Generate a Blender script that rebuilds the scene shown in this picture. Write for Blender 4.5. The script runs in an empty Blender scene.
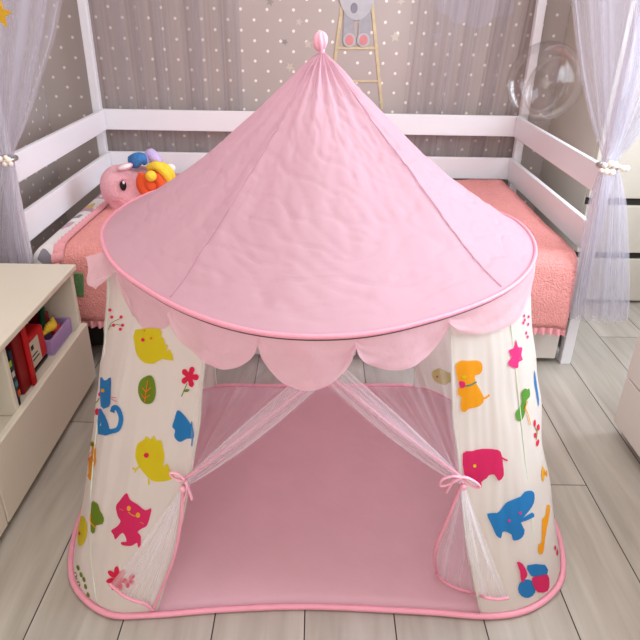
import bpy, bmesh, math, random
from mathutils import Vector, Matrix, noise
from mathutils.geometry import delaunay_2d_cdt
from mathutils.bvhtree import BVHTree
random.seed(7)
C = bpy.context.scene.collection
SC = bpy.context.scene
pi, sin, cos = math.pi, math.sin, math.cos

# ------------------------------------------------------------------ camera
H = 1.2
F, TH, YA, RO = 621.8, .4727, .0094, .0191
fw = Vector((sin(YA)*cos(TH), cos(YA)*cos(TH), -sin(TH)))
r0 = Vector((cos(YA), -sin(YA), 0)); u0 = r0.cross(fw)
cR = r0*cos(RO) + u0*sin(RO); cU = u0*cos(RO) - r0*sin(RO)
CAM = Vector((0, 0, H))
cd = bpy.data.cameras.new('camera'); cam = bpy.data.objects.new('camera', cd); C.objects.link(cam)
m = Matrix.Identity(4)
for i in range(3):
    m[i][0] = cR[i]; m[i][1] = cU[i]; m[i][2] = -fw[i]; m[i][3] = CAM[i]
cam.matrix_world = m
cd.sensor_width = 36; cd.lens = F/640*36; cd.clip_start = .02
SC.camera = cam
def ray(u, v): return fw + cR*((u-320)/F) - cU*((v-320)/F)
def atz(u, v, z): d = ray(u, v); return CAM + d*((z-H)/d.z)
def aty(u, v, y): d = ray(u, v); return CAM + d*(y/d.y)
def atx(u, v, x): d = ray(u, v); return CAM + d*(x/d.x)
def proj(P):
    q = Vector(P)-CAM; z = q.dot(fw)
    return (320+F*q.dot(cR)/z, 320-F*q.dot(cU)/z)

# ------------------------------------------------------------------ world, lights, exposure
w = bpy.data.worlds.new('world'); SC.world = w; w.use_nodes = True
bg = w.node_tree.nodes['Background']; bg.inputs[0].default_value = (.72, .85, 1, 1); bg.inputs[1].default_value = 1.0
def area(name, loc, direction, sx, sy, power, col):
    l = bpy.data.lights.new(name, 'AREA'); l.shape = 'RECTANGLE'; l.size = sx; l.size_y = sy
    l.energy = power; l.color = col
    o = bpy.data.objects.new(name, l); C.objects.link(o); o.location = loc
    o.rotation_euler = Vector(direction).to_track_quat('-Z', 'Y').to_euler(); return o
area('window_daylight', (1.83, 1.35, 1.55), (-1, .12, -.30), 1.5, 1.1, 34, (.80, .90, 1))
area('ceiling_fill', (.2, 1.3, 2.52), (0, .0, -1), 2.0, 2.0, 13, (1, .96, .92))  # added soft fill panel below the ceiling, no daylight enters there
area('front_fill', (-.1, -1.4, 1.5), (0, 1, -.22), 1.8, 1.6, 17, (1, .97, .93))  # added fill from behind the camera, the front wall has no doorway
SC.cycles.transparent_max_bounces = 40
SC.view_settings.view_transform = 'Standard'; SC.view_settings.look = 'None'
SC.view_settings.exposure = 0.76; SC.view_settings.gamma = 1; SC.view_settings.use_curve_mapping = False

# ------------------------------------------------------------------ materials
def lin(c):
    c = c/255
    return c/12.92 if c <= .04045 else ((c+.055)/1.055)**2.4
def rgb(h):
    if isinstance(h, tuple): return tuple(lin(x) for x in h)+(1,)
    h = h.lstrip('#'); return tuple(lin(int(h[i:i+2], 16)) for i in (0, 2, 4))+(1,)
def nt(name):
    m = bpy.data.materials.new(name); m.use_nodes = True
    t = m.node_tree; t.nodes.clear(); out = t.nodes.new('ShaderNodeOutputMaterial'); return m, t, out
def N(t, kind, **kw):
    n = t.nodes.new('ShaderNode'+kind)
    for k, v in kw.items():
        if k.startswith('_'): n.inputs[int(k[1:])].default_value = v
        else: setattr(n, k, v)
    return n
def mat(name, col, rough=.55, var=.06, scale=6, bump=0, bscale=40, spec=.4, metal=0, stretch=None):
    m, t, out = nt(name); b = N(t, 'BsdfPrincipled'); t.links.new(b.outputs[0], out.inputs[0])
    b.inputs['Roughness'].default_value = rough; b.inputs['Metallic'].default_value = metal
    b.inputs['Specular IOR Level'].default_value = spec
    c = rgb(col); tc = N(t, 'TexCoord'); src = tc.outputs['Object']
    if stretch:
        mp = N(t, 'Mapping'); mp.inputs['Scale'].default_value = stretch; t.links.new(src, mp.inputs[0]); src = mp.outputs[0]
    n = N(t, 'TexNoise'); n.inputs['Scale'].default_value = scale; t.links.new(src, n.inputs['Vector'])
    mx = N(t, 'Mix', data_type='RGBA'); mx.inputs[6].default_value = tuple(x*(1-var) for x in c[:3])+(1,)
    mx.inputs[7].default_value = tuple(min(1, x*(1+var)) for x in c[:3])+(1,)
    t.links.new(n.outputs[0], mx.inputs[0]); t.links.new(mx.outputs[2], b.inputs['Base Color'])
    if bump:
        n2 = N(t, 'TexNoise'); n2.inputs['Scale'].default_value = bscale; t.links.new(src, n2.inputs['Vector'])
        bp = N(t, 'Bump'); bp.inputs['Strength'].default_value = bump; bp.inputs['Distance'].default_value = .01
        t.links.new(n2.outputs[0], bp.inputs['Height']); t.links.new(bp.outputs[0], b.inputs['Normal'])
    return m
def cloth(name, col, trans=.35, alpha=1, bump=.15, bscale=14, var=.04, sheen=0):
    m, t, out = nt(name); c = rgb(col); tc = N(t, 'TexCoord')
    n = N(t, 'TexNoise'); n.inputs['Scale'].default_value = bscale; n.inputs['Detail'].default_value = 3
    t.links.new(tc.outputs['Object'], n.inputs['Vector'])
    mx = N(t, 'Mix', data_type='RGBA'); mx.inputs[6].default_value = tuple(x*(1-var) for x in c[:3])+(1,)
    mx.inputs[7].default_value = tuple(min(1, x*(1+var)) for x in c[:3])+(1,); t.links.new(n.outputs[0], mx.inputs[0])
    bp = N(t, 'Bump'); bp.inputs['Strength'].default_value = bump; bp.inputs['Distance'].default_value = .02
    t.links.new(n.outputs[0], bp.inputs['Height'])
    d = N(t, 'BsdfPrincipled'); d.inputs['Roughness'].default_value = .6; d.inputs['Specular IOR Level'].default_value = .25
    d.inputs['Sheen Weight'].default_value = sheen
    tr = N(t, 'BsdfTranslucent'); ms = N(t, 'MixShader', _0=trans)
    for s in (d.inputs['Base Color'], tr.inputs[0]): t.links.new(mx.outputs[2], s)
    for s in (d.inputs['Normal'], tr.inputs['Normal']): t.links.new(bp.outputs[0], s)
    t.links.new(d.outputs[0], ms.inputs[1]); t.links.new(tr.outputs[0], ms.inputs[2]); last = ms
    if alpha < 1:
        tp = N(t, 'BsdfTransparent'); m2 = N(t, 'MixShader', _0=alpha)
        t.links.new(tp.outputs[0], m2.inputs[1]); t.links.new(ms.outputs[0], m2.inputs[2]); last = m2
    t.links.new(last.outputs[0], out.inputs[0]); return m
def tulle(name, col, lo=.1, hi=.5, su=60, sv=1.2):
    # fine net: density varies in long gathers that run down the cloth (UV of the sheet itself)
    m, t, out = nt(name); tc = N(t, 'TexCoord'); mp = N(t, 'Mapping'); mp.inputs['Scale'].default_value = (su, sv, 1)
    t.links.new(tc.outputs['UV'], mp.inputs[0]); n = N(t, 'TexNoise'); n.inputs['Scale'].default_value = 1; n.inputs['Detail'].default_value = 2
    t.links.new(mp.outputs[0], n.inputs['Vector'])
    mr = N(t, 'MapRange'); mr.inputs[1].default_value = .35; mr.inputs[2].default_value = .7
    mr.inputs[3].default_value = lo; mr.inputs[4].default_value = hi; t.links.new(n.outputs[0], mr.inputs[0])
    d = N(t, 'BsdfDiffuse'); tr = N(t, 'BsdfTranslucent'); tp = N(t, 'BsdfTransparent'); ms = N(t, 'MixShader', _0=.5); m2 = N(t, 'MixShader')
    d.inputs[0].default_value = rgb(col); tr.inputs[0].default_value = rgb(col)
    t.links.new(d.outputs[0], ms.inputs[1]); t.links.new(tr.outputs[0], ms.inputs[2])
    t.links.new(mr.outputs[0], m2.inputs[0]); t.links.new(tp.outputs[0], m2.inputs[1]); t.links.new(ms.outputs[0], m2.inputs[2])
    t.links.new(m2.outputs[0], out.inputs[0]); return m

def wallpaper(name, col):
    # soft grey paper with a staggered lattice of small white dots
    m, t, out = nt(name); b = N(t, 'BsdfPrincipled'); t.links.new(b.outputs[0], out.inputs[0]); b.inputs['Roughness'].default_value = .8
    g = N(t, 'NewGeometry'); sp = N(t, 'SeparateXYZ'); t.links.new(g.outputs['Position'], sp.inputs[0])
    ad = N(t, 'Math', operation='ADD'); t.links.new(sp.outputs[0], ad.inputs[0]); t.links.new(sp.outputs[1], ad.inputs[1])
    PX, PZ = .120, .087
    def lattice(ox, oz):
        ds = []
        for src, per, off in ((ad.outputs[0], PX, ox), (sp.outputs[2], PZ, oz)):
            a = N(t, 'Math', operation='MULTIPLY_ADD'); a.inputs[1].default_value = 1/per; a.inputs[2].default_value = off+50; t.links.new(src, a.inputs[0])
            f = N(t, 'Math', operation='FRACT'); t.links.new(a.outputs[0], f.inputs[0])
            s = N(t, 'Math', operation='SUBTRACT', _1=.5); t.links.new(f.outputs[0], s.inputs[0])
            k = N(t, 'Math', operation='MULTIPLY', _1=per); t.links.new(s.outputs[0], k.inputs[0])
            q = N(t, 'Math', operation='MULTIPLY'); t.links.new(k.outputs[0], q.inputs[0]); t.links.new(k.outputs[0], q.inputs[1]); ds.append(q)
        a = N(t, 'Math', operation='ADD'); t.links.new(ds[0].outputs[0], a.inputs[0]); t.links.new(ds[1].outputs[0], a.inputs[1])
        return a
    a, b2 = lattice(.23, .1), lattice(.73, .6)
    mn = N(t, 'Math', operation='MINIMUM'); t.links.new(a.outputs[0], mn.inputs[0]); t.links.new(b2.outputs[0], mn.inputs[1])
    lt = N(t, 'MapRange'); lt.inputs[1].default_value = .0075**2; lt.inputs[2].default_value = .0058**2; t.links.new(mn.outputs[0], lt.inputs[0])
    n = N(t, 'TexNoise'); n.inputs['Scale'].default_value = 2.5; t.links.new(g.outputs['Position'], n.inputs['Vector'])
    c = rgb(col); mx = N(t, 'Mix', data_type='RGBA'); mx.inputs[6].default_value = tuple(x*.93 for x in c[:3])+(1,); mx.inputs[7].default_value = tuple(x*1.07 for x in c[:3])+(1,)
    t.links.new(n.outputs[0], mx.inputs[0]); m2 = N(t, 'Mix', data_type='RGBA'); m2.inputs[7].default_value = rgb('#f6ece6')
    t.links.new(lt.outputs[0], m2.inputs[0]); t.links.new(mx.outputs[2], m2.inputs[6]); t.links.new(m2.outputs[2], b.inputs['Base Color'])
    return m
def laminate():
    m, t, out = nt('grey oak laminate'); b = N(t, 'BsdfPrincipled'); t.links.new(b.outputs[0], out.inputs[0])
    b.inputs['Roughness'].default_value = .42; b.inputs['Specular IOR Level'].default_value = .45
    at = N(t, 'Attribute', attribute_name='plank'); g = N(t, 'NewGeometry')
    ml = N(t, "VectorMath", operation="MULTIPLY_ADD"); t.links.new(at.outputs['Color'], ml.inputs[0]); ml.inputs[1].default_value = (9, 7, 5); t.links.new(g.outputs['Position'], ml.inputs[2])
    mp = N(t, 'Mapping'); mp.inputs['Scale'].default_value = (26, 2.2, 1); t.links.new(ml.outputs[0], mp.inputs[0])
    n = N(t, 'TexNoise'); n.inputs['Scale'].default_value = 1; n.inputs['Detail'].default_value = 6; n.inputs['Distortion'].default_value = .6; t.links.new(mp.outputs[0], n.inputs['Vector'])
    mp2 = N(t, 'Mapping'); mp2.inputs['Scale'].default_value = (5, 1.1, 1); t.links.new(ml.outputs[0], mp2.inputs[0])
    wv = N(t, 'TexNoise'); wv.inputs['Scale'].default_value = 1.2; wv.inputs['Detail'].default_value = 3; t.links.new(mp2.outputs[0], wv.inputs['Vector'])
    cr = N(t, 'ValToRGB'); e = cr.color_ramp.elements; e[0].position = .3; e[0].color = rgb('#a69d92'); e[1].position = .72; e[1].color = rgb('#bfb8ae')
    t.links.new(n.outputs[0], cr.inputs[0])
    c2 = N(t, 'ValToRGB'); e = c2.color_ramp.elements; e[0].position = .35; e[0].color = (.88, .875, .87, 1); e[1].position = .65; e[1].color = (1.06, 1.06, 1.06, 1); t.links.new(wv.outputs[0], c2.inputs[0])
    mu = N(t, 'Mix', data_type='RGBA', blend_type='MULTIPLY'); mu.inputs[0].default_value = 1; t.links.new(cr.outputs[0], mu.inputs[6]); t.links.new(c2.outputs[0], mu.inputs[7])
    hv = N(t, 'MapRange'); hv.inputs[3].default_value = .92; hv.inputs[4].default_value = 1.06; t.links.new(at.outputs['Fac'], hv.inputs[0])
    m3 = N(t, 'Mix', data_type='RGBA', blend_type='MULTIPLY'); m3.inputs[0].default_value = 1; t.links.new(mu.outputs[2], m3.inputs[6]); t.links.new(hv.outputs[0], m3.inputs[7])
    t.links.new(m3.outputs[2], b.inputs['Base Color']); return m
def bubble_mat():
    m, t, out = nt('clear balloon film'); tp = N(t, 'BsdfTransparent'); g = N(t, 'BsdfGlossy'); g.inputs['Roughness'].default_value = .04
    tp.inputs[0].default_value = (.97, .96, .96, 1)
    lw = N(t, 'Fresnel'); lw.inputs[0].default_value = 1.28; mr = N(t, 'MapRange'); mr.inputs[3].default_value = .02; mr.inputs[4].default_value = .38; t.links.new(lw.outputs[0], mr.inputs[0])
    ms = N(t, 'MixShader'); t.links.new(mr.outputs[0], ms.inputs[0]); t.links.new(tp.outputs[0], ms.inputs[1]); t.links.new(g.outputs[0], ms.inputs[2]); t.links.new(ms.outputs[0], out.inputs[0]); return m
def pattern_sheet():
    m, t, out = nt('floral bed sheet'); b = N(t, 'BsdfPrincipled'); t.links.new(b.outputs[0], out.inputs[0]); b.inputs['Roughness'].default_value = .8
    tc = N(t, 'TexCoord'); v = N(t, 'TexVoronoi'); v.inputs['Scale'].default_value = 16; t.links.new(tc.outputs['Object'], v.inputs['Vector'])
    sp = N(t, 'SeparateColor'); t.links.new(v.outputs['Color'], sp.inputs[0])
    cr = N(t, 'ValToRGB'); cr.color_ramp.interpolation = 'CONSTANT'; e = cr.color_ramp.elements
    e[0].color = rgb('#ece6e4'); e[1].position = .5; e[1].color = rgb('#c9a4b4')
    for p_, c_ in ((.6, '#f1ebea'), (.72, '#d9bb7a'), (.8, '#e8e2e6'), (.92, '#8f8a94')): x = e.new(p_); x.color = rgb(c_)
    t.links.new(sp.outputs[0], cr.inputs[0]); t.links.new(cr.outputs[0], b.inputs['Base Color']); return m

M = dict(
 white=mat('white lacquered wood', '#f0eef3', .4, .02), cream=mat('cream laminate board', '#e4dccb', .38, .02),
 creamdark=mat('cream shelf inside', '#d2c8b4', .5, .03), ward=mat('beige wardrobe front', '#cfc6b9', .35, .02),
 greywhite=mat('warm white drawer front', '#dcd5cf', .35, .02), dark=mat('dark gap lining and shade fill', '#2b2622', .8, .1),
 ceil=mat('white ceiling paint', '#efece6', .9, .02), plain=mat('plain pale wall paint', '#d9d1c8', .9, .03),
 paper=wallpaper('dotted grey wallpaper', '#b9aca7'), floor=laminate(), gapm=mat('plank joint', '#4a433d', .9, .1),
 pink=cloth('pink tent fabric', '#e3bccb', .45, bump=.12, bscale=9), pinkv=cloth('pale pink valance fabric', '#f6ced9', .45, .87, bump=.2, bscale=22),
 pipe=mat('pink bias piping', '#eb9db0', .45, .06, 30, .2, 80), pipelite=mat('light pink satin ribbon', '#f6b4c6', .3, .05, 30),
 wallc=cloth('white tent wall fabric', '#e6e1d8', .35, bump=.15, bscale=8), seam=mat('pale green pole sleeve', '#d3dcc9', .7, .08),
 sheetfloor=cloth('pink tent floor fabric', '#f6c8d4', .2, .92, bump=.2, bscale=10, var=.05),
 net=tulle('white door net', '#fbf8ff', .02, .16, 24, .5), netd=tulle('gathered white net', '#fbf8ff', .14, .46, 9, .25), mesh=tulle('rear window net', '#eee6ea', .04, .10, 30, 30),
 curt=tulle('lilac grey tulle', '#dcd8e2', .14, .44, 22, .7), curtb=tulle('grey mauve tulle', '#b3a7ae', .06, .50, 26, .4),
 hoop=mat('dark hoop wire', '#4a4048', .5), coral=mat('coral fleece', '#f0a29e', .95, .12, 60, .8, 160, .1), ruffle=mat('pink ruffle', '#f0a9b0', .9, .08, 40, .3, 90, .1),
 sheet=pattern_sheet(), plush=mat('pink plush', '#f0b6c0', .95, .06, 30, .5, 150, .1), pw=mat('white plush', '#f7ecef', .95, .04, 30, .4, 150, .1),
 blue=mat('blue yarn', '#3f78b4', .9, .15, 40, .5, 120), lav=mat('lavender yarn', '#c9b3e2', .9, .1, 40, .5, 120), yel=mat('yellow yarn', '#f7cf3f', .9, .1, 40, .5, 120),
 org=mat('orange yarn', '#e85a2c', .9, .12, 40, .5, 120), black=mat('black gloss', '#171417', .25), pearl=mat('pearl bead', '#f3e6dc', .2, .03), gold=mat('gold glitter card', '#d9a92f', .35, .1, 60, metal=.5),
 bub=bubble_mat(), red=mat('red cardboard', '#c8121a', .4), dred=mat('dark red cloth binding', '#8d1414', .5), navy=mat('navy printed board', '#1d2a3d', .5, .3, 30), label=mat('cream paper label', '#d8d0bd', .6),
 tgreen=mat('green plastic', '#3f9a3c', .35), dgreen=mat('dark green plastic', '#1f5a3c', .35), lime=mat('lime plastic', '#a6c431', .35), purple=mat('lilac plastic', '#b393c9', .4), glow=mat('lamp glass', '#fffaf0', .4),
 metal=mat('brushed metal', '#b9b6b2', .3, metal=.9), felt=mat('green patterned felt', '#5f8a5a', .9, .35, 90), teal=mat('teal plastic', '#2f8e93', .4))
INK = {k: cloth('print '+k, c, .3, bump=.15) for k, c in dict(yellow='#ddc91e', red='#e0264f', orange='#f0a21c', olive='#6f8a24', pink='#dd2d68', hot='#f03a86', blue='#2a80c0', brown='#e9802a',
      green='#5f9b3a', ochre='#efb23a', teal='#3f8a86', faint='#ded98a').items()}

# ------------------------------------------------------------------ helpers
def link(name, me, m, parent=None, smooth=True):
    o = bpy.data.objects.new(name, me); C.objects.link(o)
    for x in (m if isinstance(m, (list, tuple)) else [m]): me.materials.append(x)
    if smooth:
        for p in me.polygons: p.use_smooth = True
    if parent:
        o.parent = parent; o.matrix_parent_inverse = Matrix.Translation(-parent.location) if parent.type == 'EMPTY' else Matrix.Identity(4)
    return o
def tag(o, label, cat, group=None):
    o['label'] = label; o['category'] = cat
    if group: o['group'] = group
    return o
def thing(name, label, cat, loc, group=None):
    o = bpy.data.objects.new(name, None); C.objects.link(o); o.location = loc; o.empty_display_size = .05
    return tag(o, label, cat, group)
def struct(o): o['kind'] = 'structure'; return o
def done(name, bm, m, parent=None, smooth=True, bevel=0):
    me = bpy.data.meshes.new(name); bmesh.ops.recalc_face_normals(bm, faces=bm.faces); bm.to_mesh(me); bm.free()
    o = link(name, me, m, parent, smooth)
    if bevel:
        b = o.modifiers.new('bevel', 'BEVEL'); b.width = bevel; b.segments = 2; b.limit_method = 'ANGLE'
    return o
def addbox(bm, a, b, rot=None, mi=0):
    c = [(Vector((x, y, z))) for x in (a[0], b[0]) for y in (a[1], b[1]) for z in (a[2], b[2])]
    if rot:
        ctr = (Vector(a)+Vector(b))/2; c = [ctr+rot@(p-ctr) for p in c]
    v = [bm.verts.new(p) for p in c]
    for f in ((0, 1, 3, 2), (4, 6, 7, 5), (0, 4, 5, 1), (2, 3, 7, 6), (0, 2, 6, 4), (1, 5, 7, 3)):
        bm.faces.new([v[i] for i in f]).material_index = mi
def box(name, a, b, m, parent=None, bevel=.003, rot=None):
    bm = bmesh.new(); addbox(bm, a, b, rot); return done(name, bm, m, parent, False, bevel)
def grid(fn, nu, nv, closed=False, bm=None):
    bm = bm or bmesh.new(); uv = bm.loops.layers.uv.verify()
    nuu = nu if closed else nu+1
    V = [[bm.verts.new(fn(i/nu, j/nv)) for j in range(nv+1)] for i in range(nuu)]
    for i in range(nu):
        for j in range(nv):
            a = V[i][j], V[(i+1) % nuu][j], V[(i+1) % nuu][j+1], V[i][j+1]
            f = bm.faces.new(a)
            for l, (uu, vv) in zip(f.loops, ((i, j), (i+1, j), (i+1, j+1), (i, j+1))): l[uv].uv = (uu/nu, vv/nv)
    return bm
def tube(path, r, seg=8, closed=False, bm=None, flat=1, caps=True):
    bm = bm or bmesh.new(); P = [Vector(p) for p in path]; n = len(P); rings = []; up = None
    for i, p in enumerate(P):
        a = P[(i-1) % n] if (closed or i > 0) else p; b = P[(i+1) % n] if (closed or i < n-1) else p
        t = (b-a).normalized()
        if up is None: up = Vector((0, 0, 1)) if abs(t.z) < .9 else Vector((1, 0, 0))
        s = t.cross(up).normalized(); up = s.cross(t).normalized()
        rr = r(i/(n-1)) if callable(r) else r
        rings.append([bm.verts.new(p+s*cos(2*pi*k/seg)*rr+up*sin(2*pi*k/seg)*rr*flat) for k in range(seg)])
    for i in range(n if closed else n-1):
        A, B = rings[i], rings[(i+1) % n]
        for k in range(seg): bm.faces.new((A[k], A[(k+1) % seg], B[(k+1) % seg], B[k]))
    if not closed and caps:
        bm.faces.new(rings[0]); bm.faces.new(rings[-1])
    return bm
def blob(bm, c, r, sub=3, rot=None, fn=None):
    g = bmesh.ops.create_icosphere(bm, subdivisions=sub, radius=1)
    for v in g['verts']:
        q = Vector((v.co.x*r[0], v.co.y*r[1], v.co.z*r[2]))
        if fn: q = fn(q, v.co)
        if rot: q = rot@q
        v.co = q+Vector(c)
    return bm
def bez(pts, n=24):
    P = [Vector(p) for p in pts]; out = []
    P = [P[0]*2-P[1]]+P+[P[-1]*2-P[-2]]
    for i in range(1, len(P)-2):
        for k in range(n):
            t = k/n; a, b, c, d = P[i-1:i+3]
            out.append(.5*((2*b)+(c-a)*t+(2*a-5*b+4*c-d)*t*t+(3*b-3*c+d-a)*t**3))
    out.append(P[-2]); return out
def smooth_closed(P, n=4):
    out = []; L = len(P)
    for i in range(L):
        a, b, c, d = [Vector(P[(i+k) % L]) for k in (-1, 0, 1, 2)]
        for k in range(n):
            t = k/n; out.append(.5*((2*b)+(c-a)*t+(2*a-5*b+4*c-d)*t*t+(3*b-3*c+d-a)*t**3))
    return out
def nz(x, y=0, z=0): return noise.noise(Vector((x, y, z)))

# ------------------------------------------------------------------ room
XL, XR, YB, YF, ZC = -1.31, 1.86, 3.15, -1.6, 2.6
# floor: every plank is a face of the one floor mesh
bm = bmesh.new(); col = bm.loops.layers.float_color.new('plank')
PW = .1962; LEN = 1.285; known = {-1: 1.611, 0: 1.95, 1: .981, 6: 1.348, 7: .80, 8: 1.25, 9: 2.233, -2: 1.2}
addbox(bm, (XL, YF, -.05), (XR, YB, -.004), mi=1)
k = -4
while True:
    x0 = -.601+k*PW; x1 = x0+PW
    if x0 > XR: break
    off = known.get(k, random.uniform(2.3, 3.0) if k in (0, 2, 3, 4, 5, 7) else random.uniform(0, LEN)); y = off-4*LEN
    while y < YB:
        a, b = max(y+.0012, YF), min(y+LEN-.0012, YB); xa, xb = max(x0+.0014, XL), min(x1-.0014, XR)
        if b > a and xb > xa:
            f = bm.faces.new([bm.verts.new(p) for p in ((xa, a, 0), (xb, a, 0), (xb, b, 0), (xa, b, 0))]); c = (random.random(), random.random(), random.random(), 1)
            for l in f.loops: l[col] = c
        y += LEN
    k += 1
me = bpy.data.meshes.new('floor'); bm.to_mesh(me); bm.free(); struct(link('floor', me, [M['floor'], M['gapm']], None, False))
struct(box('ceiling', (XL, YF, ZC), (XR, YB, ZC+.1), M['ceil'], bevel=0))
struct(box('wall_left', (XL-.1, YF, -.05), (XL, YB+.1, ZC), M['paper'], bevel=0))
struct(box('wall_front', (XL-.1, YF-.1, -.05), (XR+.1, YF, ZC), M['plain'], bevel=0))
# right wall with a window opening
wy0, wy1, wz0, wz1 = .5, 2.2, .95, 2.15
bm = bmesh.new()
addbox(bm, (XR, YF, -.05), (XR+.15, wy0, ZC)); addbox(bm, (XR, wy1, -.05), (XR+.15, YB+.1, ZC))
addbox(bm, (XR, wy0, -.05), (XR+.15, wy1, wz0)); addbox(bm, (XR, wy0, wz1), (XR+.15, wy1, ZC))
struct(done('wall_right', bm, M['plain'], None, False))
wn = struct(bpy.data.objects.new('window_1', None)); C.objects.link(wn); wn.location = (XR+.05, wy0, wz0)
bm = bmesh.new()
for a, b in (((wy0, wz0), (wy1, wz0+.06)), ((wy0, wz1-.06), (wy1, wz1)), ((wy0, wz0), (wy0+.06, wz1)), ((wy1-.06, wz0), (wy1, wz1)), ((1.32, wz0), (1.38, wz1))):
    addbox(bm, (XR+.04, a[0], a[1]), (XR+.10, b[0], b[1]))
done('window_frame', bm, M['white'], wn, False)
box('window_sill', (XR-.12, wy0-.05, wz0-.03), (XR+.04, wy1+.05, wz0), M['white'], wn)
struct(box('baseboard_left', (XL, YF, 0), (XL+.015, YB, .07), M['white']))
struct(box('baseboard_right', (XR-.015, YF, 0), (XR, 2.5, .07), M['white']))
# back wall, the printed stars and cloud belong to its paper
bm = bmesh.new(); addbox(bm, (XL, YB, -.05), (XR, YB+.1, ZC))
def flat_poly(bm, pts, y, mi):
    f = bm.faces.new([bm.verts.new((p[0], y, p[1])) for p in pts]); f.material_index = mi
def wpx(u, v, y=YB): q = aty(u, v, y); return (q.x, q.z)
def star(cx, cz, r, a0, inner=.45, n=5):
    return [(cx+(r if k % 2 == 0 else r*inner)*sin(a0+pi*k/n), cz+(r if k % 2 == 0 else r*inner)*cos(a0+pi*k/n)) for k in range(2*n)]
for u, v, r, a, mi in ((299, 22, .018, .2, 1), (395, 37, .026, -.1, 1), (401, 1, .02, .5, 1), (285, 42, .017, .5, 2), (308, 44, .022, 0, 1), (290, 67, .023, .7, 1), (437, 36, .028, 0, 3), (356, 94, .02, .4, 1), (270, 2, .02, .3, 2)):
    flat_poly(bm, star(*wpx(u, v), r, a), YB-.0012, mi)
for u, v, r in ((461, 8, .065), (478, 10, .075), (492, 4, .06), (506, 8, .036), (448, 0, .06), (480, -20, .09)):
    c = wpx(u, v); flat_poly(bm, [(c[0]+r*cos(t*pi/12), c[1]+r*sin(t*pi/12)) for t in range(24)], YB-.0010-.00005*r*100, 3)
me = bpy.data.meshes.new('wall_back'); bm.to_mesh(me); bm.free()
struct(link('wall_back', me, [M['paper'], mat('printed star cream', '#cdc2b6', .8, .1, 40), mat('printed star grey', '#9f9593', .8, .1, 40), mat('printed cloud', '#bdb4b8', .8, .05, 12)], None, False))

# bunny sitting on a ladder, printed on the wall
mu = thing('rabbit_mural', 'painted grey rabbit sitting on a wooden ladder on the dotted wall', 'mural', (.18, YB-.002, .75))
def thick(name, polys, y, m, parent, th=.0016):
    bm = bmesh.new()
    for P in polys:
        a = [bm.verts.new((p[0], y, p[1])) for p in P]; b = [bm.verts.new((p[0], y+th, p[1])) for p in P]
        bm.faces.new(a); bm.faces.new(b[::-1])
        for i in range(len(P)): bm.faces.new((a[i], a[(i+1) % len(P)], b[(i+1) % len(P)], b[i]))
    return done(name, bm, m, parent, False)
def bar(p, q, wd):
    p, q = Vector(p), Vector(q); d = (q-p).normalized(); n = Vector((-d.y, d.x))*wd/2; return [p+n, q+n, q-n, p-n]
def ell(cx, cz, rx, rz, n=24, a=0): return [(cx+rx*cos(t*2*pi/n)*cos(a)-rz*sin(t*2*pi/n)*sin(a), cz+rx*cos(t*2*pi/n)*sin(a)+rz*sin(t*2*pi/n)*cos(a)) for t in range(n)]
lad = mat('painted ladder wood', '#d3bf9a', .8, .25, 30)
lt, lb, rt, rb = wpx(343, 0), wpx(332, 82), wpx(372, 0), wpx(382, 109)
def ext(a, b, k): return (b[0]+(a[0]-b[0])*k, b[1]+(a[1]-b[1])*k)
thick('ladder_rail', [bar(lb, ext(lt, lb, 1.9), .014)], YB-.0035, lad, mu); thick('ladder_rail', [bar(rb, ext(rt, rb, 1.9), .014)], YB-.0035, lad, mu)
for l_, r_, v_, w_ in ((337, 378, 48, .011), (334, 380, 81, .009), (343, 372, -10, .01)): thick('ladder_rung', [bar(wpx(l_, v_), wpx(r_, v_), w_)], YB-.0042, lad, mu)
bg_ = mat('painted rabbit fur', '#a9a6ab', .85, .16, 40); bl_ = mat('painted rabbit belly', '#bdbabf', .85, .12, 30); pk_ = mat('painted pink paw', '#d98d8f', .85, .1, 40); sh_ = mat('painted navel fold', '#8b8790', .85, .1, 40)
b0 = wpx(357, 2)
thick('rabbit_leg', [[wpx(344, 12), wpx(353, 14), wpx(355, 42), wpx(343, 42)]], YB-.0052, bg_, mu)
thick('rabbit_leg', [[wpx(359, 14), wpx(371, 12), wpx(370, 42), wpx(358, 42)]], YB-.0052, bg_, mu)
thick('rabbit_body', [ell(b0[0], b0[1]+.07, .088, .145)], YB-.0068, bl_, mu)
thick('rabbit_head', [ell(b0[0], b0[1]+.28, .09, .085), ell(b0[0]-.05, b0[1]+.42, .028, .1, a=.2), ell(b0[0]+.05, b0[1]+.42, .028, .1, a=-.2)], YB-.0078, bg_, mu)
c = wpx(354, 8); thick('belly_mark', [ell(c[0], c[1], .016, .022)], YB-.0078, sh_, mu)
for u in (349.5, 363.5):
    c = wpx(u, 40); f_ = thick('rabbit_foot', [ell(c[0], c[1], .030, .030)], YB-.0074, bl_, mu)
    f2 = thick('foot_pad', [ell(c[0], c[1], .019, .022)], YB-.0088, pk_, f_)

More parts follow.
